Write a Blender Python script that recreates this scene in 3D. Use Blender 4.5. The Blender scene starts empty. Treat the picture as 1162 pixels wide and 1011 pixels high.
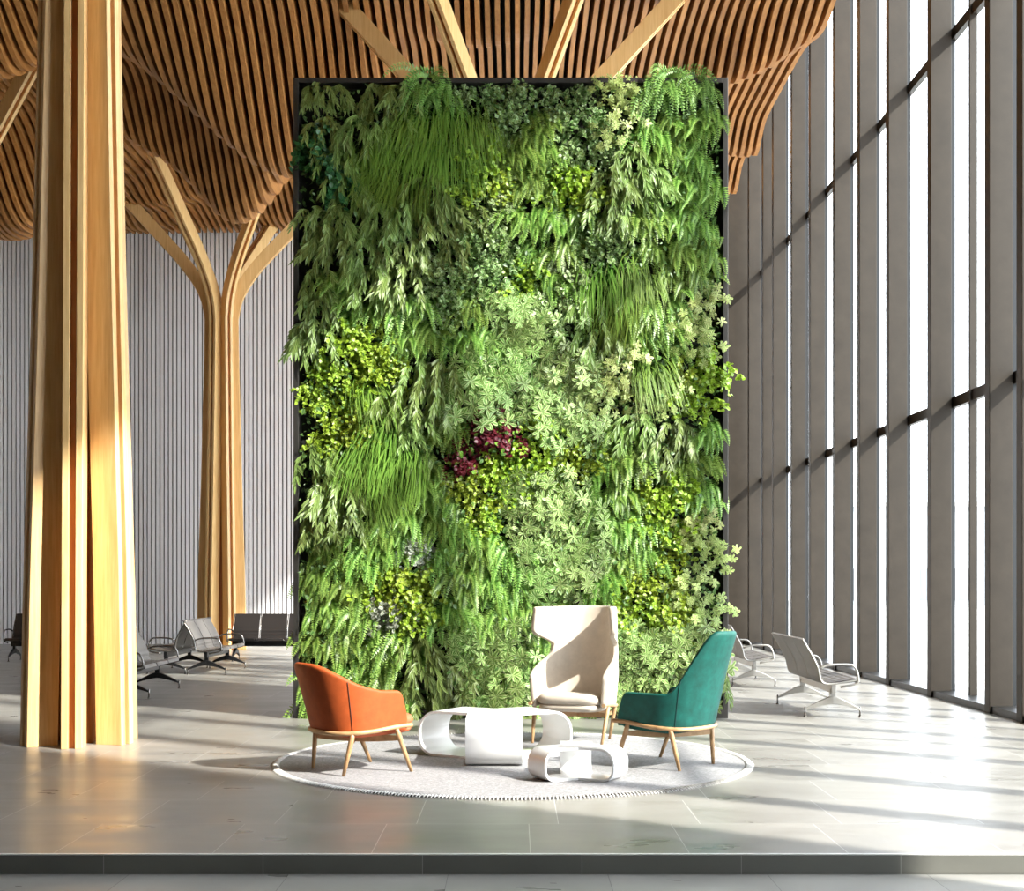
import bpy, bmesh, math, random
from mathutils import Vector, Matrix, noise
R = math.radians
random.seed(7)
S = bpy.context.scene
COL = S.collection

# ------------------------------------------------------------------ camera, sky, sun, exposure
F = 1500.0; VX = 585.0; VY = 658.0; H = 1.65
cd = bpy.data.cameras.new('camera'); cam = bpy.data.objects.new('camera', cd); COL.objects.link(cam)
cam.location = (0, 0, H); cam.rotation_euler = (R(90), 0, 0)
cd.sensor_width = 36; cd.lens = 36*F/1162; cd.clip_end = 500
cd.shift_x = -(VX-581)/1162; cd.shift_y = (VY-505.5)/1162
S.camera = cam
w = bpy.data.worlds.new('world'); S.world = w; w.use_nodes = True
bg = w.node_tree.nodes['Background']
bg.inputs[0].default_value = (0.88, 0.93, 1.0, 1); bg.inputs[1].default_value = 6.6
sl = bpy.data.lights.new('sun', 'SUN'); sun = bpy.data.objects.new('sun', sl); COL.objects.link(sun)
sl.energy = 10.5; sl.angle = R(1.5); sl.color = (1.0, 0.955, 0.88)
sun.rotation_euler = Vector((-1, .70, -.88)).to_track_quat('-Z', 'Y').to_euler()
sun.location = (30, -18, 25)
S.view_settings.view_transform = 'Standard'; S.view_settings.look = 'None'
S.view_settings.exposure = 0.38; S.view_settings.gamma = 1
S.view_settings.use_curve_mapping = False
S.cycles.max_bounces = 8; S.cycles.diffuse_bounces = 5; S.cycles.transparent_max_bounces = 12
S.cycles.sample_clamp_indirect = 6.0

# ------------------------------------------------------------------ materials
def new_mat(name):
    m = bpy.data.materials.new(name); m.use_nodes = True
    nt = m.node_tree
    return m, nt, nt.nodes['Principled BSDF']
def N(nt, typ, **kw):
    n = nt.nodes.new(typ)
    for k, v in kw.items():
        if k.startswith('i_'): n.inputs[int(k[2:])].default_value = v
        else: setattr(n, k, v)
    return n
def L(nt, a, b): nt.links.new(a, b)
def c4(c): return (c[0], c[1], c[2], 1)
def ramp(nt, src, stops):
    r = N(nt, 'ShaderNodeValToRGB')
    e = r.color_ramp.elements
    while len(e) < len(stops): e.new(.5)
    for q, (p, c) in zip(e, stops): q.position = p; q.color = c4(c)
    L(nt, src, r.inputs[0]); return r.outputs[0]
def coords(nt, scale=(1, 1, 1), kind='Object'):
    t = N(nt, 'ShaderNodeTexCoord'); m = N(nt, 'ShaderNodeMapping'); m.inputs[3].default_value = scale
    L(nt, t.outputs[kind], m.inputs[0]); return m.outputs[0]
def noise_(nt, vec, scale, detail=4, rough=.55):
    n = N(nt, 'ShaderNodeTexNoise'); n.inputs['Scale'].default_value = scale
    n.inputs['Detail'].default_value = detail; n.inputs['Roughness'].default_value = rough
    L(nt, vec, n.inputs['Vector']); return n.outputs[0]
def bump(nt, src, bsdf, strength=.2, dist=.01):
    b = N(nt, 'ShaderNodeBump'); b.inputs['Strength'].default_value = strength; b.inputs['Distance'].default_value = dist
    L(nt, src, b.inputs['Height']); L(nt, b.outputs[0], bsdf.inputs['Normal'])
def plain(name, col, rough=.5, metal=0.0, spec=.5, var=0.0, vscale=8, bmp=0.0):
    m, nt, b = new_mat(name)
    b.inputs['Base Color'].default_value = c4(col); b.inputs['Roughness'].default_value = rough
    b.inputs['Metallic'].default_value = metal; b.inputs['Specular IOR Level'].default_value = spec
    if var or bmp:
        n = noise_(nt, coords(nt), vscale, 6, .65)
        if var:
            o = ramp(nt, n, [(.3, [c*(1-var) for c in col]), (.7, [min(1, c*(1+var)) for c in col])])
            L(nt, o, b.inputs['Base Color'])
        if bmp: bump(nt, n, b, bmp)
    return m
def wood(name, dark, light, scale=(14, 14, .9), rough=.42, bmp=.08, island=.12):
    m, nt, b = new_mat(name)
    v = coords(nt, scale)
    n = noise_(nt, v, 2.2, 7, .62)
    o = ramp(nt, n, [(.28, dark), (.72, light)])
    g = N(nt, 'ShaderNodeNewGeometry')
    hs = N(nt, 'ShaderNodeHueSaturation')
    mr = N(nt, 'ShaderNodeMapRange'); mr.inputs[3].default_value = 1-island; mr.inputs[4].default_value = 1+island
    L(nt, g.outputs['Random Per Island'], mr.inputs[0]); L(nt, mr.outputs[0], hs.inputs['Value'])
    L(nt, o, hs.inputs['Color']); L(nt, hs.outputs[0], b.inputs['Base Color'])
    b.inputs['Roughness'].default_value = rough
    bump(nt, n, b, bmp, .01)
    return m
def leafmat(name, mid, edge, var=.35, trans=.35, rough=.42, edge_pos=.5, alt=None):
    mid = [q*.74 for q in mid]; edge = [q*.82 for q in edge]
    m, nt, b = new_mat(name)
    at = N(nt, 'ShaderNodeAttribute', attribute_name='edge')
    fac = ramp(nt, at.outputs['Fac'], [(max(0, edge_pos-.25), (0, 0, 0)), (min(1, edge_pos+.25), (1, 1, 1))])
    mx = N(nt, 'ShaderNodeMix', data_type='RGBA'); mx.inputs[6].default_value = c4(mid); mx.inputs[7].default_value = c4(edge)
    L(nt, fac, mx.inputs[0]); out = mx.outputs[2]
    g = N(nt, 'ShaderNodeNewGeometry')
    if alt:
        m2 = N(nt, 'ShaderNodeMix', data_type='RGBA'); m2.inputs[7].default_value = c4(alt[0])
        gt = N(nt, 'ShaderNodeMath', operation='LESS_THAN'); gt.inputs[1].default_value = alt[1]
        L(nt, g.outputs['Random Per Island'], gt.inputs[0]); L(nt, gt.outputs[0], m2.inputs[0]); L(nt, out, m2.inputs[6]); out = m2.outputs[2]
    oi = N(nt, 'ShaderNodeObjectInfo')
    ad = N(nt, 'ShaderNodeMath', operation='ADD'); L(nt, g.outputs['Random Per Island'], ad.inputs[0]); L(nt, oi.outputs['Random'], ad.inputs[1])
    mr = N(nt, 'ShaderNodeMapRange'); mr.inputs[1].default_value = 0; mr.inputs[2].default_value = 2
    mr.inputs[3].default_value = 1-var; mr.inputs[4].default_value = 1+var
    L(nt, ad.outputs[0], mr.inputs[0])
    hs = N(nt, 'ShaderNodeHueSaturation'); L(nt, mr.outputs[0], hs.inputs['Value']); L(nt, out, hs.inputs['Color'])
    mh = N(nt, 'ShaderNodeMapRange'); mh.inputs[3].default_value = .485; mh.inputs[4].default_value = .515
    L(nt, oi.outputs['Random'], mh.inputs[0]); L(nt, mh.outputs[0], hs.inputs['Hue'])
    L(nt, hs.outputs[0], b.inputs['Base Color']); b.inputs['Roughness'].default_value = rough
    tr = N(nt, 'ShaderNodeBsdfTranslucent'); L(nt, hs.outputs[0], tr.inputs[0])
    mix = N(nt, 'ShaderNodeMixShader'); mix.inputs[0].default_value = trans
    L(nt, b.outputs[0], mix.inputs[1]); L(nt, tr.outputs[0], mix.inputs[2])
    L(nt, mix.outputs[0], nt.nodes['Material Output'].inputs[0])
    return m
def stone(name, base, tile=.96, row_shift=.2, rough=(.26, .45), grout=(.50, .50, .48), y0=7.98, riser=False, x0=.09):
    """large square stone tiles, each row pushed along by row_shift; clouds and veins per tile"""
    m, nt, b = new_mat(name)
    tc = N(nt, 'ShaderNodeTexCoord'); sp = N(nt, 'ShaderNodeSeparateXYZ'); L(nt, tc.outputs['Object'], sp.inputs[0])
    def M(op, a, bb=None, c=None):
        n = N(nt, 'ShaderNodeMath', operation=op)
        for i, q in enumerate((a, bb, c)):
            if q is None: continue
            if isinstance(q, (int, float)): n.inputs[i].default_value = q
            else: L(nt, q, n.inputs[i])
        return n.outputs[0]
    ry = M('DIVIDE', M('SUBTRACT', sp.outputs[1], y0), tile)
    row = M('FLOOR', ry) if not riser else M('MULTIPLY', ry, 0)
    cx = M('DIVIDE', M('SUBTRACT', M('SUBTRACT', sp.outputs[0], x0), M('MULTIPLY', row, row_shift)), tile)
    fx = M('FRACT', cx); fy = M('FRACT', ry)
    g = .0022/tile
    ex = M('MINIMUM', fx, M('SUBTRACT', 1, fx))
    gx = M('LESS_THAN', ex, g)
    if not riser:
        ey = M('MINIMUM', fy, M('SUBTRACT', 1, fy)); gx = M('MAXIMUM', gx, M('LESS_THAN', ey, g*.8))
    cid = N(nt, 'ShaderNodeCombineXYZ'); L(nt, M('FLOOR', cx), cid.inputs[0]); L(nt, row, cid.inputs[1])
    wn = N(nt, 'ShaderNodeTexWhiteNoise'); L(nt, cid.outputs[0], wn.inputs['Vector'])
    off = N(nt, 'ShaderNodeVectorMath', operation='SCALE'); off.inputs['Scale'].default_value = 17
    L(nt, wn.outputs['Color'], off.inputs[0])
    va = N(nt, 'ShaderNodeVectorMath', operation='ADD'); L(nt, tc.outputs['Object'], va.inputs[0]); L(nt, off.outputs[0], va.inputs[1])
    mp = N(nt, 'ShaderNodeMapping'); mp.inputs[3].default_value = (1, 2.2, 2.2); mp.inputs[2].default_value = (0, 0, .35)
    L(nt, va.outputs[0], mp.inputs[0])
    n1 = noise_(nt, mp.outputs[0], 1.1, 4, .5)
    n2 = noise_(nt, mp.outputs[0], 9, 6, .7)
    col = ramp(nt, n1, [(.25, [c*.84 for c in base]), (.5, base), (.78, [min(1, c*1.13) for c in base])])
    mx = N(nt, 'ShaderNodeMix', data_type='RGBA', blend_type='MULTIPLY'); mx.inputs[0].default_value = .35
    L(nt, col, mx.inputs[6]); L(nt, ramp(nt, n2, [(.3, (.9, .9, .9)), (.65, (1, 1, 1))]), mx.inputs[7])
    hs = N(nt, 'ShaderNodeHueSaturation'); mr = N(nt, 'ShaderNodeMapRange'); mr.inputs[3].default_value = .93; mr.inputs[4].default_value = 1.06
    L(nt, wn.outputs[0], mr.inputs[0]); L(nt, mr.outputs[0], hs.inputs['Value']); L(nt, mx.outputs[2], hs.inputs['Color'])
    gm = N(nt, 'ShaderNodeMix', data_type='RGBA'); L(nt, gx, gm.inputs[0]); L(nt, hs.outputs[0], gm.inputs[6]); gm.inputs[7].default_value = c4(grout)
    L(nt, gm.outputs[2], b.inputs['Base Color'])
    rr = N(nt, 'ShaderNodeMapRange'); rr.inputs[1].default_value = .3; rr.inputs[2].default_value = .7
    rr.inputs[3].default_value = rough[0]; rr.inputs[4].default_value = rough[1]
    L(nt, n1, rr.inputs[0]); L(nt, rr.outputs[0], b.inputs['Roughness'])
    bump(nt, n2, b, .05, .003)
    return m

M_floor = stone('stone_floor', (.225, .216, .195))
M_low = stone('stone_lower_floor', (.30, .30, .28), row_shift=0, y0=7.98-.96, x0=.555, grout=(.12, .12, .11))
M_riser = stone('stone_riser', (.13, .132, .115), riser=True, rough=(.3, .5), grout=(.3, .3, .28), x0=.40)
M_trim = plain('nosing', (.8, .8, .78), .3)
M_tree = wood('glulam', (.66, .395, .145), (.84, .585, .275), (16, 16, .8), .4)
M_core_shade = wood('glulam_core_shade', (.36, .11, .02), (.5, .2, .05), (16, 16, .8), .45)  # glulam darkened and reddened, recess shade and bounce put into its colour
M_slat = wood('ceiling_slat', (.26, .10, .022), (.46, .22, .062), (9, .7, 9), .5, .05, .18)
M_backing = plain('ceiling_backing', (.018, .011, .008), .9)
M_plaster = plain('plaster', (.26, .245, .225), .8)  # plaster on unseen walls and roof, darkened to cut bounced frontal light
M_wslat = plain('white_slat', (.87, .86, .87), .55)
M_wgap = plain('slat_gap', (.075, .06, .06), .8)
M_bronze = plain('bronze_cladding', (.028, .022, .016), .5, .0, .22, .18, 3, .03)
M_dark = plain('dark_metal', (.02, .021, .022), .35, .6)
M_frame = plain('wall_frame', (.045, .043, .04), .35, .5)
M_soil = plain('planting_felt', (.012, .013, .009), .95, var=.4, vscale=20)
M_orange = plain('orange_velvet', (.37, .07, .013), .62, spec=.3, var=.14, vscale=14, bmp=.06)
M_orange2 = plain('orange_seat', (.46, .11, .045), .7, spec=.3, var=.1, vscale=14)
M_teal = plain('teal_velvet', (.004, .078, .062), .6, spec=.3, var=.3, vscale=12, bmp=.06)
M_beige = plain('beige_velvet', (.50, .44, .365), .7, spec=.25, var=.08, vscale=12, bmp=.05)
M_seam = plain('seam', (.02, .012, .008), .8)
M_seamt = plain('teal_seam', (.003, .04, .035), .8)
M_oak = wood('chair_oak', (.30, .17, .075), (.50, .31, .15), (6, 6, 6), .42)
M_white = plain('white_lacquer', (.78, .78, .77), .18)
M_leather = plain('grey_leather', (.085, .077, .07), .38, spec=.6, var=.1, vscale=10)
M_leather_sun = plain('taupe_sunlit', (.15, .138, .12), .42, spec=.5, var=.06, vscale=10)  # backrest taupe lightened, the sun on the panels put into its colour
M_black = plain('black_leather', (.018, .015, .014), .4, spec=.5)
M_alu = plain('cast_aluminium', (.42, .405, .375), .38, .8)
M_chrome = plain('dark_tube', (.22, .21, .2), .22, .95)
M_pave = plain('pavement', (.62, .62, .6), .8, var=.06, vscale=.5)
M_far = plain('far_facade', (.42, .45, .48), .8)
M_fardark = plain('far_opening', (.12, .13, .14), .6)
def rugmat():
    m, nt, b = new_mat('woven_rug')
    v = coords(nt)
    n = noise_(nt, v, 45, 3, .85); n2 = noise_(nt, v, 3, 4)
    wv = N(nt, 'ShaderNodeTexWave', bands_direction='Y'); wv.inputs['Scale'].default_value = 22; wv.inputs['Distortion'].default_value = 3; wv.inputs['Detail'].default_value = 2
    L(nt, v, wv.inputs[0])
    ad = N(nt, 'ShaderNodeMath', operation='ADD'); L(nt, n, ad.inputs[0]); 
    ml = N(nt, 'ShaderNodeMath', operation='MULTIPLY'); ml.inputs[1].default_value = .25; L(nt, wv.outputs[1], ml.inputs[0]); L(nt, ml.outputs[0], ad.inputs[1])
    L(nt, ramp(nt, ad.outputs[0], [(.35, (.10, .098, .1)), (.62, (.23, .225, .228)), (.85, (.38, .375, .37))]), b.inputs['Base Color'])
    b.inputs['Roughness'].default_value = .95; bump(nt, ad.outputs[0], b, .6, .006)
    return m
M_rug = rugmat(); M_rugedge = plain('rug_edge', (.6, .59, .56), .9, var=.4, vscale=40)
def glassmat():
    m, nt, b = new_mat('clear_glass'); nt.nodes.remove(b)
    t = N(nt, 'ShaderNodeBsdfTransparent'); t.inputs[0].default_value = (.93, .95, .94, 1)
    g = N(nt, 'ShaderNodeBsdfGlossy'); g.inputs['Roughness'].default_value = .02
    lw = N(nt, 'ShaderNodeLayerWeight'); lw.inputs[0].default_value = .5
    pw = N(nt, 'ShaderNodeMath', operation='POWER'); pw.inputs[1].default_value = 5; L(nt, lw.outputs['Facing'], pw.inputs[0])
    ma = N(nt, 'ShaderNodeMath', operation='MULTIPLY_ADD'); ma.inputs[1].default_value = .8; ma.inputs[2].default_value = .04; L(nt, pw.outputs[0], ma.inputs[0])
    mx = N(nt, 'ShaderNodeMixShader'); L(nt, ma.outputs[0], mx.inputs[0]); L(nt, t.outputs[0], mx.inputs[1]); L(nt, g.outputs[0], mx.inputs[2])
    L(nt, mx.outputs[0], nt.nodes['Material Output'].inputs[0]); return m
M_glass = glassmat()

# ------------------------------------------------------------------ mesh helpers
class MB:
    def __init__(s): s.v = []; s.f = []; s.e = []; s.sm = []
    def add(s, vs, fs, smooth=False, edge=None):
        n = len(s.v); s.v.extend([tuple(p) for p in vs]); s.f.extend([tuple(i+n for i in f) for f in fs])
        s.sm.extend([smooth]*len(fs)); s.e.extend(edge if edge else [0.0]*len(vs))
    def box(s, c, d, M=None):
        x, y, z = (q/2 for q in d)
        vs = [Vector((c[0]+i*x, c[1]+j*y, c[2]+k*z)) for k in (-1, 1) for j in (-1, 1) for i in (-1, 1)]
        if M is not None: vs = [M @ p for p in vs]
        s.add(vs, [(0, 2, 3, 1), (4, 5, 7, 6), (0, 1, 5, 4), (2, 6, 7, 3), (0, 4, 6, 2), (1, 3, 7, 5)])
    def tube(s, pts, r, n=10, cap=True):
        pts = [Vector(p) for p in pts]; rs = r if isinstance(r, (list, tuple)) else [r]*len(pts)
        vs = []; up = Vector((0, 0, 1)); prev = None
        for i, p in enumerate(pts):
            t = (pts[min(i+1, len(pts)-1)]-pts[max(i-1, 0)]).normalized()
            if prev is None:
                a = up if abs(t.dot(up)) < .9 else Vector((1, 0, 0))
                u = t.cross(a).normalized()
            else:
                u = (prev-t*prev.dot(t)).normalized()
            prev = u; v = t.cross(u)
            for k in range(n):
                an = 2*math.pi*k/n; vs.append(p+(u*math.cos(an)+v*math.sin(an))*rs[i])
        fs = [(i*n+k, i*n+(k+1) % n, (i+1)*n+(k+1) % n, (i+1)*n+k) for i in range(len(pts)-1) for k in range(n)]
        s.add(vs, fs, True)
        if cap:
            m = len(s.v)-len(vs)
            s.f.append(tuple(m+k for k in reversed(range(n)))); s.f.append(tuple(m+(len(pts)-1)*n+k for k in range(n))); s.sm += [False, False]
    def sweep(s, rings, smooth=True, cap=True, closed=True):
        n = len(rings[0]); vs = [p for r in rings for p in r]; K = n if closed else n-1
        fs = [(i*n+k, i*n+(k+1) % n, (i+1)*n+(k+1) % n, (i+1)*n+k) for i in range(len(rings)-1) for k in range(K)]
        s.add(vs, fs, smooth)
        if cap:
            m = len(s.v)-len(vs)
            s.f.append(tuple(m+k for k in reversed(range(n)))); s.f.append(tuple(m+(len(rings)-1)*n+k for k in range(n))); s.sm += [False, False]
    def build(s, name, mat, parent=None, loc=None, attr=False):
        me = bpy.data.meshes.new(name); me.from_pydata(s.v, [], s.f); me.update()
        me.polygons.foreach_set('use_smooth', s.sm)
        if attr:
            a = me.attributes.new('edge', 'FLOAT', 'POINT'); a.data.foreach_set('value', s.e)
        else:
            bm = bmesh.new(); bm.from_mesh(me); bmesh.ops.recalc_face_normals(bm, faces=bm.faces); bm.to_mesh(me); bm.free()
        me.materials.append(mat)
        o = bpy.data.objects.new(name, me); COL.objects.link(o)
        if parent: o.parent = parent
        if loc: o.location = loc
        return o
def bevel(o, w=.004, seg=2):
    m = o.modifiers.new('b', 'BEVEL'); m.width = w; m.segments = seg; m.limit_method = 'ANGLE'; m.angle_limit = R(40); return o
def tag(o, label=None, cat=None, group=None, kind=None):
    if label: o['label'] = label
    if cat: o['category'] = cat
    if group: o['group'] = group
    if kind: o['kind'] = kind
    return o
def empty(name, loc=(0, 0, 0), rz=0):
    o = bpy.data.objects.new(name, None); COL.objects.link(o); o.location = loc; o.rotation_euler = (0, 0, rz); o.empty_display_size = .2
    return o
def copy_tree(o, parent=None):
    c = o.copy(); COL.objects.link(c)
    if parent: c.parent = parent
    for ch in [q for q in list(COL.objects) if q.parent == o]: copy_tree(ch, c)
    return c
def smoothstep(a, b, x):
    t = max(0, min(1, (x-a)/(b-a))); return t*t*(3-2*t)
def bez(P, n):
    """Catmull-Rom through the points P"""
    out = []; P = [Vector(p) for p in P]; Q = [P[0]*2-P[1]]+P+[P[-1]*2-P[-2]]
    for i in range(1, len(Q)-2):
        for k in range(n):
            t = k/n; a, b, c, d = Q[i-1], Q[i], Q[i+1], Q[i+2]
            out.append(.5*((2*b)+(c-a)*t+(2*a-5*b+4*c-d)*t*t+(3*b-a-3*c+d)*t**3))
    out.append(P[-1]); return out

# ------------------------------------------------------------------ the setting
EDGE_Y = 7.98; STEP = .122; FAR = 34.0; LEFT = -17.0; RX = 6.2
m = MB(); m.box((-5.2, (EDGE_Y+38)/2, -.15), (24.4, 38-EDGE_Y, .3-.0)); fl = m.build('floor', M_floor); tag(fl, kind='structure')
m = MB(); m.box((-5.2, 1.9, -STEP-.1), (24.4, 12.1, .2)); fl2 = m.build('floor', M_low); tag(fl2, kind='structure')
m = MB(); m.box((-5.2, EDGE_Y-.011, -STEP/2-.0045), (24.4, .02, STEP-.009)); rs_ = m.build('trim_1', M_riser); tag(rs_, kind='structure')
m = MB(); m.box((-5.2, EDGE_Y-.011, -.003), (24.4, .024, .007)); nz = m.build('trim_2', M_trim); tag(nz, kind='structure')

# far wall of white vertical slats
m = MB(); m.box((-5.5, FAR+.2, 7.2), (23.4, .2, 14.6)); wf = m.build('wall_far', M_wgap); tag(wf, kind='structure')
m = MB(); x = LEFT+.05
while x < 4.9:
    m.box((x, FAR+.055, 7.2), (.074, .06, 14.4)); x += .109
ws = m.build('slat_cladding', M_wslat, wf)
m = MB(); m.box((5.55, FAR+.04, 7.2), (1.15, .12, 14.4)); tag(m.build('trim_3', M_bronze), kind='structure')
m = MB(); m.box((LEFT-.1, 17, 7.2), (.2, 34.4, 14.6)); wl = m.build('wall_left', M_plaster); tag(wl, kind='structure')
m = MB(); m.box((LEFT-.1, -2.1, 7.2), (.2, 4.0, 14.6)); tag(m.build('wall_left', M_plaster), kind='structure')
m = MB(); m.box((-5.4, -4.2, 7.2), (23.4, .2, 14.6)); tag(m.build('wall_back', M_plaster), kind='structure')  # unseen wall behind the camera, added to hold back frontal sky light
m = MB(); m.box((RX, .5, 7.2), (.3, 9.4, 14.6)); tag(m.build('wall_right', M_plaster), kind='structure')
m = MB(); m.box((-5.4, 15, 14.6), (23.6, 38.6, .2)); rf = m.build('ceiling', M_plaster); tag(rf, kind='structure')

# ------------------------------------------------------------------ waving slatted ceiling
DIPS = [  # x, y, depth, radius along, radius across, heading (deg)
    (-4.2, 23.4, 2.2, 3.0, 1.3, 54), (-5.5, 26.4, 2.3, 1.8, 1.3, 110), (-8.2, 31.0, .5, 1.4, .9, 0),
    (-7.2, 25.3, .9, 1.2, .9, 10), (-8.9, 21.6, 1.3, 1.7, 1.2, 10), (-10.6, 27.8, 1.4, 1.6, 1.3, 10), (-11.4, 29.6, 1.7, 2.2, 1.5, 0),
    (-9.3, 32.4, .7, 1.2, .9, 0), (-5.6, 32.4, .5, 1.8, .9, 0), (-13, 25.5, 1.2, 2, 1.5, 0), (-.7, 22.5, .5, 1.1, .75, 10), (-2.9, 22.9, .4, .6, .8, 0),
    (4.1, 23.7, .6, 2.3, .6, 122), (4.8, 28.4, .5, 1.1, .6, 20), (4.95, 31.2, .5, .9, .6, 20), (1.5, 27, .5, 1.6, 1.1, 30), (-2, 29, .7, 2, 1.4, 0),
    (-2, 16.5, .8, 3.5, 1.4, 20), (-9, 16, 1.2, 3.5, 1.4, -15)]
def hceil(x, y):
    z = 11.25-.15*smoothstep(2, 6.5, -x)-.55*smoothstep(32, 34, y)*smoothstep(0, 4, -x)
    for (cx, cy, dp, ra, rc, hd) in DIPS:
        c, s_ = math.cos(R(hd)), math.sin(R(hd)); dx, dy = x-cx, y-cy
        a = (dx*c+dy*s_)/ra; b = (-dx*s_+dy*c)/rc
        q = a*a+b*b
        if q < 9: z -= dp*math.exp(-q)
    return z
EDGE_X = 5.2
def build_ceiling():
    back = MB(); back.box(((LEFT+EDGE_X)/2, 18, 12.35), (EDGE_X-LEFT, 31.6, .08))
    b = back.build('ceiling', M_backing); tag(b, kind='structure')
    m = MB(); x = LEFT+.1; pitch = .166; wd = .082
    while x < EDGE_X:
        y = 6.0; vs = []
        while y <= FAR-.15:
            z = hceil(x, y); tp = max(z+.38, 11.95)
            vs += [(x-wd/2, y, z), (x+wd/2, y, z), (x+wd/2, y, tp), (x-wd/2, y, tp)]
            y += .16
        n = len(vs)//4
        fs = [(i*4+k, i*4+(k+1) % 4, i*4+4+(k+1) % 4, i*4+4+k) for i in range(n-1) for k in range(4)]
        fs += [(3, 2, 1, 0), (n*4-4, n*4-3, n*4-2, n*4-1)]
        m.add(vs, fs); x += pitch
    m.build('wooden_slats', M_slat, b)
build_ceiling()

# ------------------------------------------------------------------ tree columns
RIBPATH = [(.576, 0), (.545, 1.6), (.50, 3.1), (.45, 4.9), (.395, 7.4), (.41, 7.95), (.56, 8.45), (.96, 9.05), (1.68, 9.85), (2.55, 10.8), (3.75, 12.1)]
def rib_mesh(cx, cy, az, T, side_offsets, inset, name, mat, parent):
    """boards that run up the trunk and bend out as a branch, in the radial plane of heading az"""
    P = bez([(r, z, 0) for r, z in RIBPATH], 7)
    c, s_ = math.cos(az), math.sin(az); m = MB()
    pts = []
    for i, p in enumerate(P):
        t = (P[min(i+1, len(P)-1)]-P[max(i-1, 0)]).normalized()
        n = Vector((-t.y, t.x, 0))      # towards the trunk centre / upwards
        if n.x > 0 and p.y < 7.5: n = -n
        d = .31-.03*smoothstep(7.5, 9, p.y)
        o, q = p+n*inset, p+n*(d-inset*.5)
        pts.append((o, q))
        if p.y > hceil(cx+p.x*c, cy+p.x*s_)+.22: break
    for a, b in side_offsets:
        rings = []
        for o, q in pts:
            ring = []
            for (u, w_) in ((o, a), (o, b), (q, b), (q, a)):
                ring.append(Vector((u.x*c-w_*s_, u.x*s_+w_*c, u.y)))
            rings.append(ring)
        m.sweep(rings, smooth=False)
    ob = m.build(name, mat, parent); return ob
def tree(name, x, y, az0, label, ks=range(6)):
    root = empty(name, (x, y, 0)); tag(root, label, 'column', 'branching timber columns')
    for k in ks:
        az = R(az0+60*k)
        rb = rib_mesh(x, y, az, 0, ((-.098, -.032), (.032, .098)), 0, 'rib', M_tree, root)
        bevel(rb, .006)
        rib_mesh(x, y, az, 0, ((-.0319, .0319),), .07, 'core_board', M_core_shade, rb)
    m = MB(); n = 12
    m.tube([(0, 0, 0), (0, 0, 8.2)], [.16, .07], n=6); m.build('core', M_core_shade, root)
    return root
tree('tree_column', -4.43, 13.45, -140, 'big branching timber column standing nearest, pale in the sun')
tree('tree_column', -6.98, 31.4, -112, 'slim branching timber column by the white slatted wall behind the benches')
tree('tree_column', -.15, 21.9, -120, 'timber column behind the green wall, only its upper branches in view', (0, 1, 2, 5))
tree('tree_column', -11.0, 25.3, -30, 'timber column out at the edge, one branch crossing behind the big trunk', (0, 2, 3, 4, 5))

# ------------------------------------------------------------------ curtain wall on the window side
FINS = [6.9, 8.7, 10.8, 13.0, 15.25, 16.3, 18.6, 20.7, 22.45, 24.2, 26.2, 27.95, 29.97, 31.2, 33.1]
TOP = 14.5; TRANSOM = (4.15, 9.35)
cw = empty('window_1', (RX, 0, 0)); tag(cw, kind='structure')
def child(mb, name, mat, parent=cw): return mb.build(name, mat, parent)
for d in FINS:
    m = MB(); m.box((-.21, d+.09, TOP/2), (.29, .18, TOP)); o = child(m, 'fin', M_bronze); bevel(o, .006)
    m2 = MB(); m2.box((-.03, d+.09, TOP/2), (.07, .08, TOP)); m2.build('mullion', M_dark, o)
for d in (17.86, 12.0, 14.2):
    m = MB(); m.box((-.02, d, TOP/2), (.1, .06, TOP)); child(m, 'mullion', M_bronze)
for z in TRANSOM:
    m = MB(); m.box((-.0, 20.6, z), (.08, 27.4, .15)); child(m, 'transom', M_bronze)
m = MB(); m.box((-.15, 20.6, .045), (.36, 27.4, .09)); child(m, 'bottom_rail', M_dark)
m = MB(); m.box((.0, 20.6, TOP-.05), (.2, 27.4, .1)); child(m, 'head_rail', M_dark)
zs = [.09]+list(TRANSOM)+[TOP-.1]
ys = FINS+[34.3]
for i in range(len(ys)-1):
    m = MB()
    for k in range(len(zs)-1):
        y0, y1 = ys[i]+.19, ys[i+1]+.04; z0, z1 = zs[k], zs[k+1]
        m.add([(.03, y0, z0), (.03, y1, z0), (.03, y1, z1), (.03, y0, z1)], [(0, 1, 2, 3)])
    child(m, 'glass_pane', M_glass)

# outside
m = MB(); m.box((70, 30, -.35), (127, 200, .1)); g = m.build('ground', M_pave); tag(g, kind='structure')
def far_building(x, y, dx, dy, hgt, label):
    r = empty('building', (x, y, -.3)); tag(r, label, 'building')
    m = MB(); m.box((0, 0, hgt/2), (dx, dy, hgt)); m.build('wall', M_far, r)
    m = MB(); m.box((0, 0, hgt+.15), (dx+.6, dy+.6, .3)); m.build('roof', M_pave, r)
    k = -dx/2+1
    while k < dx/2-1:
        m = MB(); m.box((k, -dy/2, 1.6), (1.2, .12, 2.4)); m.build('window', M_fardark, r); k += 2.6
far_building(38, 105, 26, 10, 7.5, 'pale low building far off beyond the glass wall')

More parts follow.
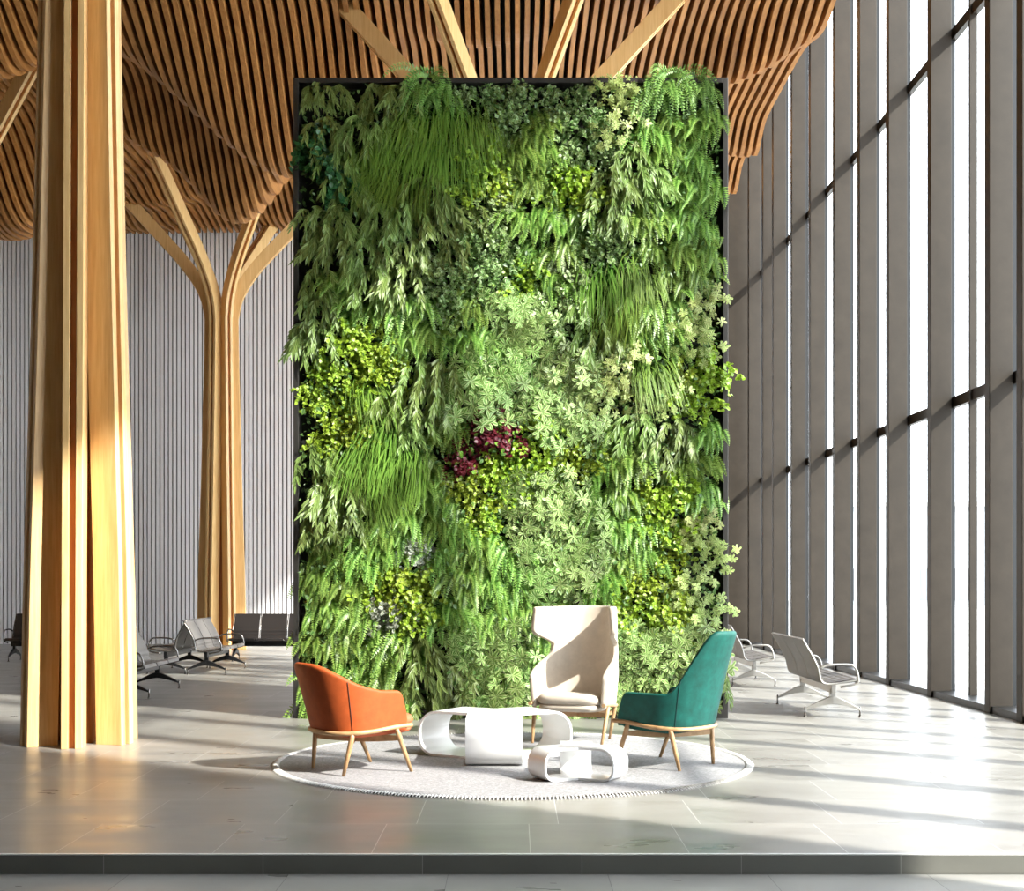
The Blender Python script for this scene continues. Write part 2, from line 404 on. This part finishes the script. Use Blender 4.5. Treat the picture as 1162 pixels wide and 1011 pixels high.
# ------------------------------------------------------------------ living wall
WY = 15.76; WX0, WX1, WZ = -2.65, 2.535, 7.64
lw = empty('vertical_garden', ((WX0+WX1)/2, WY, 0)); tag(lw, 'tall green wall panel in a slim dark frame, full of plants', 'green wall')
WW = WX1-WX0; DP = .55
m = MB(); m.box((0, .13+DP/2, WZ/2), (WW-.12, DP-.2, WZ-.12)); m.build('planting_felt', M_soil, lw)
for sx in (-1, 1):
    m = MB(); m.box((sx*(WW/2-.03), DP/2, WZ/2), (.06, DP, WZ)); bevel(m.build('frame_post', M_frame, lw), .004)
m = MB(); m.box((0, DP/2, WZ-.03), (WW-.12, DP, .06)); bevel(m.build('frame_top', M_frame, lw), .004)
m = MB(); m.box((0, DP/2, .05), (WW-.12, DP, .1)); bevel(m.build('frame_sill', M_frame, lw), .004)

LEAFSHAPES = {
    'lance': [(.0, .0), (.22, .75), (.5, 1), (.78, .62), (1, 0)],
    'round': [(.0, .25), (.25, .9), (.55, 1), (.82, .72), (1, .12)],
    'spoon': [(.0, .1), (.35, .5), (.65, 1), (.88, .75), (1, .1)]}
def leaf(m, o, d, nrm, ln, wd, shape='lance', fold=.25, curl=.15):
    d = d.normalized(); side = d.cross(nrm)
    if side.length < 1e-4: side = d.cross(Vector((1, .1, 0)))
    side.normalize(); n = side.cross(d).normalized()
    vs = []; ed = []; st = LEAFSHAPES[shape]
    for t, w_ in st:
        p = o+d*(ln*t)-n*(curl*ln*t*t)
        hw = wd*.5*w_
        vs += [p-side*hw+n*(fold*hw), p, p+side*hw+n*(fold*hw)]; ed += [1, 0, 1]
    fs = []
    for i in range(len(st)-1):
        a = i*3; fs += [(a, a+1, a+4, a+3), (a+1, a+2, a+5, a+4)]
    m.add(vs, fs, True, ed)
def rnd(a, b): return random.uniform(a, b)
def rv(s=1): return Vector((rnd(-s, s), rnd(-s, s), rnd(-s, s)))
def arc(d0, Ln, g, n):
    pts = []; p = Vector((0, 0, 0)); d = Vector(d0).normalized()
    for i in range(n+1):
        pts.append(p.copy()); d = (d+Vector((0, 0, -g/n))).normalized(); p = p+d*(Ln/n)
    return pts
def stem(m, pts, r):
    m.tube(pts, [r]*(len(pts)-1)+[r*.3], n=3, cap=False)
def fern(seed, n=24, Ln=.42, up=.7):
    random.seed(seed); m = MB()
    for k in range(n):
        a = rnd(-1.25, 1.25); root = Vector((rnd(-.12, .12), .04, rnd(-.1, .12)))
        L_ = Ln*rnd(.6, 1.15); N_ = 17
        P = arc((math.sin(a)*.9, -rnd(.5, 1.1), rnd(-.2, up)), L_, rnd(1.8, 3.6), N_)
        P = [p+root for p in P]; stem(m, P[::3]+[P[-1]], .002)
        pl = .066*rnd(.8, 1.25)
        for i in range(2, N_+1):
            t = i/N_; d = (P[i]-P[i-1]).normalized()
            out = Vector((0, -1, .25)); side = d.cross(out)
            if side.length < .05: side = d.cross(Vector((1, 0, .3)))
            side.normalize(); nn = side.cross(d)
            ll = pl*(1-t**2.2)*min(1, .35+t*3)+.006
            for s_ in (-1, 1):
                dd = (side*s_+d*.35+rv(.06)); 
                tip = P[i]+dd.normalized()*ll-nn*.15*ll; mid = P[i]+dd.normalized()*ll*.45
                m.add([P[i], mid+d*.011, tip, mid-d*.011], [(0, 1, 2, 3)], True, [0, .6, 1, .6])
    return m
def lance(seed, n=15, Ln=.42):
    random.seed(seed); m = MB()
    for k in range(n):
        a = rnd(-1.2, 1.2); root = Vector((rnd(-.13, .13), .04, rnd(-.12, .12)))
        P = [p+root for p in arc((math.sin(a)*.8, -rnd(.5, 1.1), rnd(0, .7)), Ln*rnd(.6, 1.1), rnd(1.6, 3.2), 11)]
        stem(m, P[::3]+[P[-1]], .003)
        for i in range(2, 12):
            d = (P[i]-P[i-1]).normalized()
            for q in range(2):
                sd = Vector((random.choice((-1, 1))*rnd(.3, .9), rnd(-.6, .1), rnd(-.4, .2)))
                leaf(m, P[i], d*.75+sd*.6+Vector((0, 0, -.25)), Vector((rnd(-.4, .4), -1, rnd(.1, .8))), rnd(.085, .135), rnd(.018, .027), 'lance', .3, .25)
    return m
def roundleaf(seed, n=26, size=.036, Ln=.26, ls='round', sp=.17):
    random.seed(seed); m = MB()
    for k in range(n):
        root = Vector((rnd(-sp, sp), .04, rnd(-sp, sp)))
        P = [p+root for p in arc((rnd(-.8, .8), -rnd(.5, 1.2), rnd(-.1, .8)), Ln*rnd(.6, 1.15), rnd(1, 3), 7)]
        stem(m, P[::2]+[P[-1]], .002)
        for i in range(2, 8):
            for q in range(3):
                d = rv(1)+Vector((0, -.4, -.2))
                o = P[i]+rv(.022)
                leaf(m, o, d, Vector((rnd(-.5, .5), -1, rnd(0, 1))), size*rnd(.8, 1.35), size*rnd(.75, 1.05), ls, .15, .2)
    return m
def grass(seed, n=170, Ln=.62):
    random.seed(seed); m = MB()
    for k in range(n):
        a = rnd(-1.1, 1.1); root = Vector((rnd(-.15, .15), .04, rnd(-.12, .12)))
        K = 8; P = [p+root for p in arc((math.sin(a)*.6, -rnd(.35, 1), rnd(.1, 1.2)), Ln*rnd(.5, 1.15), rnd(3, 5.5), K)]
        wd = rnd(.0035, .006); vs = []; ed = []
        for i, p in enumerate(P):
            h = wd*(1-(i/K)**2.5)+.0005; sd = Vector((1, rnd(-.1, .1), 0)); vs += [p-sd*h, p+sd*h]; ed += [i/K]*2
        m.add(vs, [(2*i, 2*i+1, 2*i+3, 2*i+2) for i in range(K)], True, ed)
    return m
def rosette(seed, n=24, ll=.07, wd=.03, nl=8, sp=.2):
    random.seed(seed); m = MB()
    for k in range(n):
        root = Vector((rnd(-sp, sp), .04, rnd(-sp, sp)))
        P = [p+root for p in arc((rnd(-.7, .7), -rnd(.7, 1.2), rnd(-.1, .7)), rnd(.12, .3), rnd(.2, 1.6), 4)]
        stem(m, P, .003)
        ax = ((P[-1]-P[-2]).normalized()+Vector((.25, -.5, .45))).normalized()
        u = ax.cross(Vector((0, 0, 1))).normalized(); v = ax.cross(u); ph = rnd(0, 6)
        for lay, (off, sc, lift) in enumerate(((0, 1, .25), (-.03, 1.1, .0))):
            for i in range(nl):
                an = ph+lay*.4+2*math.pi*i/nl+rnd(-.3, .3)
                d = u*math.cos(an)+v*math.sin(an)+ax*lift
                leaf(m, P[-1]+ax*off, d, ax, ll*sc*rnd(.8, 1.15), wd*rnd(.85, 1.15), 'spoon', .15, .2)
    return m
G = {
 'fern': ('sword_fern', 'feathery sword fern', leafmat('fern_leaf', (.13, .30, .035), (.33, .52, .11), .4, .25), [fern(i) for i in (1, 2, 3)]),
 'crest': ('arching_fern', 'bushy arching fern', leafmat('crest_fern_leaf', (.13, .30, .05), (.27, .47, .11), .3, .25), [fern(9, 34, .52, 1.6)]),
 'lance': ('willow_leaved_plant', 'drooping willow leaved plant', leafmat('lance_leaf', (.15, .26, .05), (.31, .42, .13), .4, .25), [lance(i) for i in (11, 12)]),
 'lime': ('creeping_plant', 'lime round leaved creeper', leafmat('lime_leaf', (.25, .41, .02), (.40, .54, .06), .35, .25), [roundleaf(i, 30) for i in (21, 22)]),
 'pale': ('small_leaved_shrub', 'small speckled shrubby plant', leafmat('pale_leaf', (.16, .33, .07), (.42, .55, .25), .35), [roundleaf(31, 30, .034)]),
 'cream': ('cream_edged_plant', 'cream edged trailing plant', leafmat('cream_leaf', (.28, .45, .09), (.68, .74, .30), .3, edge_pos=.45), [rosette(41, 30, .05, .024, 5)]),
 'grass': ('hanging_sedge', 'tuft of grass blades', leafmat('grass_blade', (.07, .18, .02), (.22, .37, .055), .4, .25), [grass(51), grass(52)]),
 'varieg': ('variegated_plant', 'white margined whorled plant', leafmat('white_edged_leaf', (.17, .38, .06), (.68, .82, .36), .35, edge_pos=.55), [rosette(61, 24, .082, .028, 7), rosette(62, 24, .09, .03, 6)]),
 'ivy': ('ivy_plant', 'dark glossy ivy', leafmat('ivy_leaf', (.02, .10, .03), (.05, .2, .06), .35, .2), [roundleaf(71, 26, .055)]),
 'burg': ('burgundy_plant', 'burgundy leaved plant', leafmat('burgundy_leaf', (.11, .008, .022), (.18, .02, .04), .4, alt=((.2, .4, .05), .2)), [roundleaf(81, 30, .045)]),
 'silver': ('silver_leaved_plant', 'silvery grey leaved plant', leafmat('silver_leaf', (.28, .34, .24), (.62, .64, .55), .3), [roundleaf(91, 28, .05, .24, 'lance')]),
}
SEEDS = '''370,125,lance 440,120,lance 485,88,crest 500,150,grass 530,150,grass 560,112,pale 600,150,fern 640,110,pale 700,108,cream 735,88,crest 790,100,crest 810,150,fern
360,200,ivy 400,195,lance 450,190,grass 500,230,lance 560,200,lime 600,200,fern 660,160,pale 690,180,pale 660,210,lime 720,190,lance 760,180,fern 810,200,fern
350,265,lance 400,260,lance 440,250,lance 500,255,lance 560,255,pale 590,260,fern 630,240,fern 680,250,lance 700,270,pale 750,250,fern 800,260,fern
390,310,fern 350,310,lance 440,310,lance 500,320,pale 545,310,pale 580,300,lime 620,300,fern 660,300,pale 700,300,grass 760,300,fern 810,310,fern
370,350,lance 420,345,fern 455,360,fern 500,370,fern 540,375,fern 590,375,varieg 625,365,varieg 665,375,lance 705,350,grass 740,360,fern 795,375,cream
350,410,lime 390,415,lime 430,410,lime 470,420,lance 510,425,lance 555,420,varieg 605,415,varieg 650,420,varieg 700,430,cream 740,410,grass 790,410,lime
350,460,lime 385,470,lime 430,470,grass 475,470,lance 535,460,varieg 600,455,varieg 548,492,burg 525,505,burg 572,500,burg 500,500,fern 640,460,varieg 700,465,cream 750,460,cream 790,450,lime
360,520,lance 405,510,grass 440,515,grass 480,520,fern 550,540,lime 605,515,lime 650,520,lime 700,510,fern 745,500,lance 800,510,fern
360,570,lance 405,570,lance 450,560,grass 500,560,fern 560,575,lime 600,590,varieg 640,590,varieg 690,560,fern 740,550,lime 800,560,fern
360,620,fern 400,620,fern 440,615,fern 480,622,silver 520,620,fern 560,620,fern 610,620,varieg 650,620,varieg 690,620,fern 730,620,fern 765,610,lime 805,600,cream
350,680,fern 390,680,fern 445,668,lime 475,665,lime 425,700,silver 530,680,fern 580,680,fern 640,690,fern 740,660,lime 765,690,lime 800,650,cream 820,700,cream
360,740,fern 400,760,fern 440,735,fern 480,745,lance 540,745,varieg 570,765,varieg 500,785,lance 720,745,varieg 765,725,varieg 700,780,varieg 770,785,varieg 640,720,fern 450,780,fern 810,760,lance 360,800,fern 620,790,varieg'''
SEEDS = [(float(a), float(b), c) for a, b, c in (q.split(',') for q in SEEDS.split())]
MES = {}
for k, (nm, lb, mt, mbs) in G.items():
    MES[k] = []
    for mb_ in mbs:
        o = mb_.build(nm, mt, attr=True); MES[k].append(o.data); bpy.data.objects.remove(o)
ROWS = ['along the top edge', 'just under the top', 'high up', 'above the pale patch', 'level with pale patch', 'at burgundy patch height', 'just below burgundy level', 'low down', 'above chair height', 'down at chair height']
COLS_ = ['at left edge', 'near left edge', 'left of centre', 'in the centre', 'right of centre', 'near right edge', 'at right edge']
ORD = {2: ['upper of two', 'lower of two'], 3: ['topmost of three', 'middle of three', 'lowest of three'], 4: ['topmost of four', 'second from top of four', 'third from top of four', 'lowest of four'], 5: ['topmost of five', 'second from top of five', 'middle of five', 'fourth from top of five', 'lowest of five']}
zones = {}
random.seed(5)
NX, NZ = 14, 21
for j in range(NZ):
    for i in range(NX):
        x = WX0+.25+(WW-.5)*(i+.5*(j % 2)*.9)/(NX-.55)+rnd(-.06, .06); z = .2+(WZ-.33)*j/(NZ-1)+rnd(-.06, .06)
        x = max(WX0+.17, min(WX1-.17, x))
        px, py = VX+x*F/WY, VY-(z-H-.03)*F/WY
        if j == 0 and py > 806: z += .05
        k = min(SEEDS, key=lambda s_: (s_[0]-px)**2+(s_[1]-py)**2*1.1)[2]
        if px < 352 and py < 255 and py > 150: k = 'ivy'
        nm, lb, mt, mbs = G[k]
        o = bpy.data.objects.new(nm, random.choice(MES[k])); COL.objects.link(o)
        sc = rnd(.95, 1.3)
        if j == NZ-1 and k != 'crest': sc *= .8
        o.location = (x, WY+.1+rnd(-.03, .03), z); o.scale = (sc*random.choice((-1, 1)), sc, sc)
        o.rotation_euler = (rnd(-.12, .12), rnd(-.3, .3), rnd(-.2, .2))
        if k == 'crest': o.rotation_euler = (rnd(-.1, .1), rnd(-.3, .3), rnd(-.3, .3))
        rw = ROWS[min(9, int((1-z/WZ)*10))]; cl = COLS_[min(6, int((x-WX0)/WW*7))]
        tag(o, '%s, %s, %s' % (lb, rw, cl), 'plant', '%s plants growing in the green wall' % nm.replace('_', ' '))
        zones.setdefault(o['label'], []).append(o)
for lb_, os_ in zones.items():
    if len(os_) in ORD:
        os_.sort(key=lambda q: -q.location.z)
        for q, wd_ in zip(os_, ORD[len(os_)]): q['label'] = lb_+', '+wd_
# what grows between the plants, a mat of small leaves nobody could count
def undergrowth():
    random.seed(99); m = MB()
    for k in range(15000):
        x = rnd(WX0+.1, WX1-.1); z = rnd(.14, WZ-.12)
        o = Vector((x, WY+.16-abs(random.gauss(0, .11)), z))
        ln = rnd(.03, .085)
        leaf(m, o, Vector((rnd(-1, 1), -rnd(.1, .9), rnd(-1.2, .5))), Vector((rnd(-.5, .5), -1, rnd(0, 1))), ln, ln*rnd(.25, .7), random.choice(('lance', 'round', 'lance')), .2, .25)
    o = m.build('undergrowth', leafmat('undergrowth_leaf', (.07, .17, .03), (.16, .28, .08), .45), attr=True)
    tag(o, 'mat of small mixed green leaves between the plants of the green wall', 'foliage', kind='stuff')
undergrowth()

# ------------------------------------------------------------------ rug
RC = (-.03, 12.05); RR = 2.16
rug = empty('round_rug', (RC[0], RC[1], 0)); tag(rug, 'round grey woven rug with a pale stitched edge under the lounge chairs', 'rug')
m = MB(); n = 160
vs = [(RR*.985*math.cos(2*math.pi*k/n), RR*.985*math.sin(2*math.pi*k/n), .012) for k in range(n)]
vs += [(x, y, .0005) for x, y, z in vs]
m.add(vs, [tuple(range(n)), tuple(reversed(range(n, 2*n)))]+[(k, n+k, n+(k+1) % n, (k+1) % n) for k in range(n)])
m.build('pile', M_rug, rug)
m = MB(); n = 450
for k in range(n):
    a = 2*math.pi*k/n; j = 1+random.uniform(-.002, .002); c, s_ = math.cos(a), math.sin(a)
    m.tube([(RR*.968*c, RR*.968*s_, .010), (RR*.98*c, RR*.98*s_, .020), (RR*j*.995*c, RR*j*.995*s_, .012), (RR*1.003*j*c, RR*1.003*j*s_, .002)], .0055, n=5)
m.build('stitched_edge', M_rugedge, rug)

# ------------------------------------------------------------------ three armed tables
def table(name, x, y, R_, w_, h, rad, th, arms, label):
    root = empty(name, (x, y, .012)); tag(root, label, 'table')
    path = [(r, h) for r in (0, w_*.1, w_*.2887)]
    steps = 5
    for q in range(1, steps): path.append((w_*.2887+(R_-rad-w_*.2887)*q/steps, h))
    ry = min(rad, h/2)
    for q in range(11): a = math.pi/2*q/10; path.append((R_-rad+rad*math.sin(a), h-ry+ry*math.cos(a)))
    rb = ry*.85
    for q in range(1, 11): a = math.pi/2*q/10; path.append((R_-rb+rb*math.cos(a), rb-rb*math.sin(a)))
    for q in range(1, steps): path.append((R_-rb+(w_*.2887-(R_-rb))*q/steps, 0))
    path += [(w_*.2887, 0), (w_*.1, 0), (0, 0)]
    inner = []
    for i, (r, z) in enumerate(path):
        a = path[max(i-1, 0)]; b = path[min(i+1, len(path)-1)]; t = Vector((b[0]-a[0], b[1]-a[1])).normalized()
        inner.append((max(0, r+t.y*th) if 0 < i < len(path)-1 else 0, z-t.x*th))
    m = MB()
    for az in arms:
        c, s_ = math.cos(R(az)), math.sin(R(az)); rows = []
        for (r, z), (ri, zi) in zip(path, inner):
            hw = min(w_/2, r*math.tan(R(60)))
            def P(rr, ss, zz): return (rr*c-ss*s_, rr*s_+ss*c, zz)
            hi = min(w_/2, ri*math.tan(R(60)))
            rows.append((P(r, -hw, z), P(r, hw, z), P(ri, -hi, zi), P(ri, hi, zi), r))
        vs = [p for q in rows for p in q[:4]]; fs = []
        for i in range(len(rows)-1):
            a, b = i*4, i*4+4
            fs += [(a, a+1, b+1, b), (a+2, b+2, b+3, a+3)]
            if min(rows[i][4], rows[i+1][4]) >= w_*.288: fs += [(a, b, b+2, a+2), (a+1, a+3, b+3, b+1)]
        m.add(vs, fs, True)
    o = m.build('bent_shell', M_white, root)
    bm = bmesh.new(); bm.from_mesh(o.data); bmesh.ops.remove_doubles(bm, verts=bm.verts, dist=.0005)
    bmesh.ops.recalc_face_normals(bm, faces=bm.faces); bm.to_mesh(o.data); bm.free()
    for e in o.data.edges: pass
    mo = o.modifiers.new('e', 'EDGE_SPLIT'); mo.split_angle = R(38)
    return root
table('coffee_table', -.19, 12.24, .69, .5, .42, .2, .022, (-90, 30, 150), 'large white three armed bent coffee table in the middle of the rug')
table('coffee_table', .515, 10.98, .40, .27, .265, .12, .018, (-150, -30, 90), 'small low white three armed table at the front of the rug')

# ------------------------------------------------------------------ lounge chairs
def subsurf(o, n=2):
    m = o.modifiers.new('s', 'SUBSURF'); m.levels = n; m.render_levels = n; return o
def shell_point(s, z, P):
    """s in [-1,1] runs from one arm front round the back to the other; x is forward"""
    a = abs(s); zb = P['zb']; dz = z-zb
    ky = P['ry']*(1+P.get('flare', .12)*dz)
    if a <= .5:
        ph = s/.5*math.pi/2; e = P.get('sq', .8)
        cx = -P['rx']*math.copysign(abs(math.cos(ph))**e, math.cos(ph)); y = ky*math.copysign(abs(math.sin(ph))**e, math.sin(ph)); wgt = math.cos(ph)
    else:
        cx = (a-.5)/.5*P['arm']; y = math.copysign(ky, s); wgt = -(a-.5)*.35
    lean = P['lean']*dz+P.get('lean2', 0)*dz*dz
    pull = P.get('narrow', 0)*max(0, z-.7)
    if a > .5: y *= 1+P.get('wf', 0)*smoothstep(.95, 1.15, z)*(a-.5)
    return Vector((P['xc']+cx-lean*(max(0, wgt)**.8 if wgt > 0 else -((-wgt))), y*(1-pull), z))
def lounge_chair(name, x, y, ang, P, mats, label, stitch=True):
    root = empty(name, (x, y, .012), R(ang)); tag(root, label, 'armchair')
    m = MB(); NS, NT = P.get('ns', 32), P.get('nt', 12); rows = []
    for j in range(NT+1):
        t = j/NT; row = []
        for i in range(NS+1):
            u = -1+2*i/NS
            if 'H' in P:
                s_ = u; z = P['zb'](s_)if callable(P['zb']) else P['zb']
                z = z+(P['H'](abs(s_))-z)*t
            else:
                z = P['zb']+(P['ztop'](abs(u))-P['zb'])*t; s_ = u*P['S'](z)
            row.append(shell_point(s_, z, P))
        rows.append(row)
    W = NS+1
    m.add([p for r in rows for p in r], [(j*W+i, j*W+i+1, (j+1)*W+i+1, (j+1)*W+i) for j in range(NT) for i in range(NS)], True)
    o = m.build('upholstered_shell', mats[0], root)
    sd = o.modifiers.new('t', 'SOLIDIFY'); sd.thickness = P.get('th', .055); sd.offset = 0; subsurf(o, 2)
    # seams down the outside where the back meets the arms
    if stitch:
        for sg in (-1, 1):
            pts = []
            for j in range(13):
                t = j/12; s_ = sg*P.get('seam', .36); zt = P['H'](abs(s_)) if 'H' in P else P['seamtop']
                z = P['zb']+.01+(zt-P['zb']-.03)*t; p = shell_point(s_, z, P); q = shell_point(s_+.02, z, P); r = shell_point(s_, z+.02, P)
                nrm = (q-p).cross(r-p).normalized()
                if nrm.dot(Vector((p.x-.05, p.y, 0))) < 0: nrm = -nrm
                pts.append(p+nrm*(P.get('th', .055)/2+.0005))
            m = MB(); m.tube(pts, .0028, n=6); m.build('seam', mats[3], root)
    # seat cushion and belly under it
    sw, sx0, sx1 = P['ry']*.93, P['xc']-P['rx']*.75, P['seatx']
    def pad(name, z0, z1, x0, x1, hw, mat, r=.05, tilt=.0, sag=.0):
        m = MB(); n = 28; rings = []
        for (zz, k) in ((z0, .80), (z0+(z1-z0)*.2, .95), (z0+(z1-z0)*.5, 1.0), (z0+(z1-z0)*.82, .97), (z1, .84), (z1+.006, .5)):
            ring = []
            for q in range(n):
                a = 2*math.pi*q/n; ca, sa = math.cos(a), math.sin(a); e = .42
                X = (x0+x1)/2+(x1-x0)/2*k*math.copysign(abs(ca)**e, ca); Y = hw*k*math.copysign(abs(sa)**e, sa)
                ring.append((X, Y, zz+tilt*(X-x0)))
            rings.append(ring)
        m.sweep(rings, smooth=True); return subsurf(m.build(name, mat, root), 1)
    pad('seat_cushion', P['sz']-.125, P['sz'], sx0, sx1, sw, mats[1], tilt=.05)
    pad('seat_pan', P['zb']-.065, P['sz']-.09, sx0+.02, sx1-.015, sw*.97, mats[1], tilt=.04)
    # oak rail round the outside
    pts = []
    for i in range(41):
        s_ = -1.02+2.04*i/40; z = P['zb']-.005+.045*smoothstep(.2, 1.0, abs(s_))
        sc = max(-1, min(1, s_)); p = shell_point(sc, P['zb'], P)
        k = 1+.03/math.hypot(p.x, p.y)
        p = Vector((p.x*k+(abs(s_)-abs(sc))*.2+(.02 if abs(s_) > .95 else 0), p.y*k, z)); pts.append(p)
    m = MB(); m.tube(pts, .0195, n=10); m.build('rail', M_oak, root)
    def legs():
        out = []
        fx, fy, bx, by = P['legs']
        for (lx, ly, s_, zt) in ((fx, fy, .82, .02), (fx, -fy, -.82, .02), (-bx, by, .34, 0), (-bx, -by, -.34, 0)):
            p = shell_point(s_, P['zb'], P); k = 1+.028/math.hypot(p.x, p.y); top = Vector((p.x*k, p.y*k, P['zb']-.012+zt))
            m = MB(); d = (top-Vector((lx, ly, 0)))
            m.tube([(lx, ly, 0), Vector((lx, ly, 0))+d*.5, Vector((lx, ly, 0))+d*.9, top+d.normalized()*.012], [.014, .020, .0225, .017], n=12)
            m.build('leg', M_oak, root); out.append(Vector((lx, ly, 0))+d*.80)
        return out
    a, b, c, d = legs()
    for p, q in ((a, d), (b, c)):
        m = MB(); v = (q-p); L_ = v.length; v.normalize(); sd_ = Vector((-v.y, v.x, 0)).normalized(); rings = []
        for k in range(9):
            t = k/8; o_ = p.lerp(q, t); hh = .018+.02*math.sin(math.pi*t)
            rings.append([o_+sd_*.011+Vector((0, 0, hh)), o_-sd_*.011+Vector((0, 0, hh)), o_-sd_*.011-Vector((0, 0, hh)), o_+sd_*.011-Vector((0, 0, hh))])
        m.sweep(rings, smooth=False); m.build('cross_brace', M_oak, root)
    return root
def H_orange(a):
    return .715+.215*(1-smoothstep(.08, .56, a))-.30*smoothstep(.84, 1.02, a)**1.3+.012*math.cos(a*3)
lounge_chair('lounge_chair', -1.35, 11.42, 35,
    dict(zb=.36, rx=.31, ry=.355, arm=.32, xc=-.06, lean=.27, lean2=.05, flare=.25, H=H_orange, sz=.46, seatx=.42, legs=(.31, .36, .30, .28), seam=.34, sq=.82),
    (M_orange, M_orange2, M_orange, M_seam), 'low backed orange lounge chair on oak legs, turned towards the tables')
def H_teal(a):
    return .66+.54*(1-smoothstep(.13, .38, a))-.25*smoothstep(.84, 1.02, a)**1.3
lounge_chair('lounge_chair', 1.35, 11.74, 141,
    dict(zb=.36, rx=.31, ry=.355, arm=.34, xc=-.06, lean=.22, lean2=.10, flare=.2, narrow=.35, H=H_teal, sz=.46, seatx=.36, legs=(.31, .36, .30, .28), seam=.30, ns=48, nt=14, sq=.82),
    (M_teal, M_teal, M_teal, M_seamt), 'teal velvet lounge chair with a tall narrow back on oak legs')
def S_beige(z):
    # arms to .72, a waist, then wings up to the flat top
    arm = 1-smoothstep(.66, .88, z)
    wing = smoothstep(.98, 1.10, z)
    return .37+.63*arm+.36*wing
lounge_chair('lounge_chair', .61, 13.42, -110,
    dict(zb=.36, rx=.27, ry=.36, arm=.35, xc=-.08, lean=.24, lean2=.04, flare=.19, wf=1.0, narrow=.34, S=S_beige, ztop=lambda a: 1.365, sz=.475, seatx=.36, legs=(.30, .36, .30, .27), seam=.36, nt=26, ns=36, seamtop=.9, sq=.82),
    (M_beige, M_beige, M_beige, M_seam), 'cream high backed wing chair behind the large white table', stitch=False)

# ------------------------------------------------------------------ beam seating
SEATP = [(.27, .415), (.262, .44), (.24, .447), (.10, .425), (-.05, .405), (-.14, .415), (-.185, .47), (-.215, .60), (-.28, .74), (-.40, .945)]
def bench(label, x, y, ang, mats, n=3, pitch=.62, arms=True, group=None):
    root = empty('beam_bench', (x, y, 0), R(ang)); tag(root, label, 'bench', group)
    half = n*pitch/2
    P = [Vector((0, a, b)) for a, b in SEATP]
    PP = bez([(a, b, 0) for a, b in SEATP], 4)
    for k in range(n):
        cx = -half+pitch*(k+.5); hw = pitch/2-.018
        def slab(name, seg, mat, grooves):
            m = MB(); rings = []
            for i, p in enumerate(seg):
                t = (seg[min(i+1, len(seg)-1)]-seg[max(i-1, 0)]).normalized(); nn = Vector((-t.y, t.x, 0))
                if nn.x*1+nn.y*.6 < 0: nn = -nn
                th = .018+(.006 if (i % 2 == 0 and grooves(i)) else 0)
                a, b = p+nn*th, p-nn*.012
                rings.append([(cx-hw, a.x, a.y), (cx+hw, a.x, a.y), (cx+hw, b.x, b.y), (cx-hw, b.x, b.y)])
            m.sweep(rings, smooth=False); bevel(m.build(name, mat, root), .004)
        cut = 21
        slab('seat', PP[:cut], mats[0], lambda i: i > 3)
        slab('backrest', PP[cut-1:], mats[1], lambda i: i < 9)
    for k in range(n+1):
        cx = -half+pitch*k
        m = MB(); m.tube([(cx, p.x-.004, p.y) for p in PP[2:]], .011, n=6); m.build('side_rail', mats[2], root)
    m = MB(); m.box((0, -.02, .345), (n*pitch-.06, .055, .10)); bevel(m.build('beam', mats[3], root), .006)
    for sx in (-1, 1):
        lx = sx*(half-.10) if n > 1 else 0
        m = MB(); m.box((lx, -.02, .27), (.05, .07, .14))
        for sy in (-1, 1):
            rings = []
            for q in range(11):
                t = q/10; yy = -.02+sy*(.0+.33*t); zc = .215-.12*t**1.35; hh = .042*(1-t)+.014; hw = .026*(1-t)+.015
                rings.append([(lx-hw, yy, zc+hh*.7), (lx+hw, yy, zc+hh*.7), (lx+hw*.8, yy, zc-hh), (lx-hw*.8, yy, zc-hh)])
            m.sweep(rings, smooth=False)
        lg = bevel(m.build('leg', mats[3], root), .004)
        for sy in (-1, 1):
            m = MB(); yy = -.02+sy*.33; m.tube([(lx, yy, .125), (lx, yy, .012)], .011, n=8); m.tube([(lx, yy, .014), (lx, yy, 0)], [.019, .022], n=10)
            m.build('foot', M_chrome, lg)
    if arms:
        for sx in (-1, 1):
            ax = sx*(half+.012)
            m = MB(); m.tube(bez([(ax, -.2, .60), (ax, -.08, .635), (ax, .12, .64), (ax, .2, .625), (ax, .245, .56), (ax, .262, .47), (ax, .24, .41), (ax, .05, .37)], 5), .0135, n=8)
            m.build('armrest', mats[2], root)
    return root
T_ = (M_leather, M_leather_sun, M_alu, M_alu); D_ = (M_leather, M_leather, M_chrome, M_dark); B_ = (M_black, M_black, M_chrome, M_dark)
bench('grey beam bench by the glass wall, the nearer one in front', 3.83, 16.72, -90, T_)
bench('grey beam bench by the glass wall, farther one half hidden by the teal chair', 3.72, 21.35, -90, T_)
bench('grey beam bench partly hidden behind the big timber column', -5.42, 19.25, -90, D_)
bench('grey bench backing onto its twin, the one facing the green wall', -5.36, 23.85, -90, D_)
bench('grey bench backing onto its twin, the one facing away from the green wall', -6.13, 23.95, 90, D_)
bench('black bench facing the camera between slim timber column and green wall', -4.98, 27.0, 180, B_, pitch=.56)
bench('black bench cut by the picture edge and the big timber column', -9.5, 27.0, 180, B_, pitch=.56)
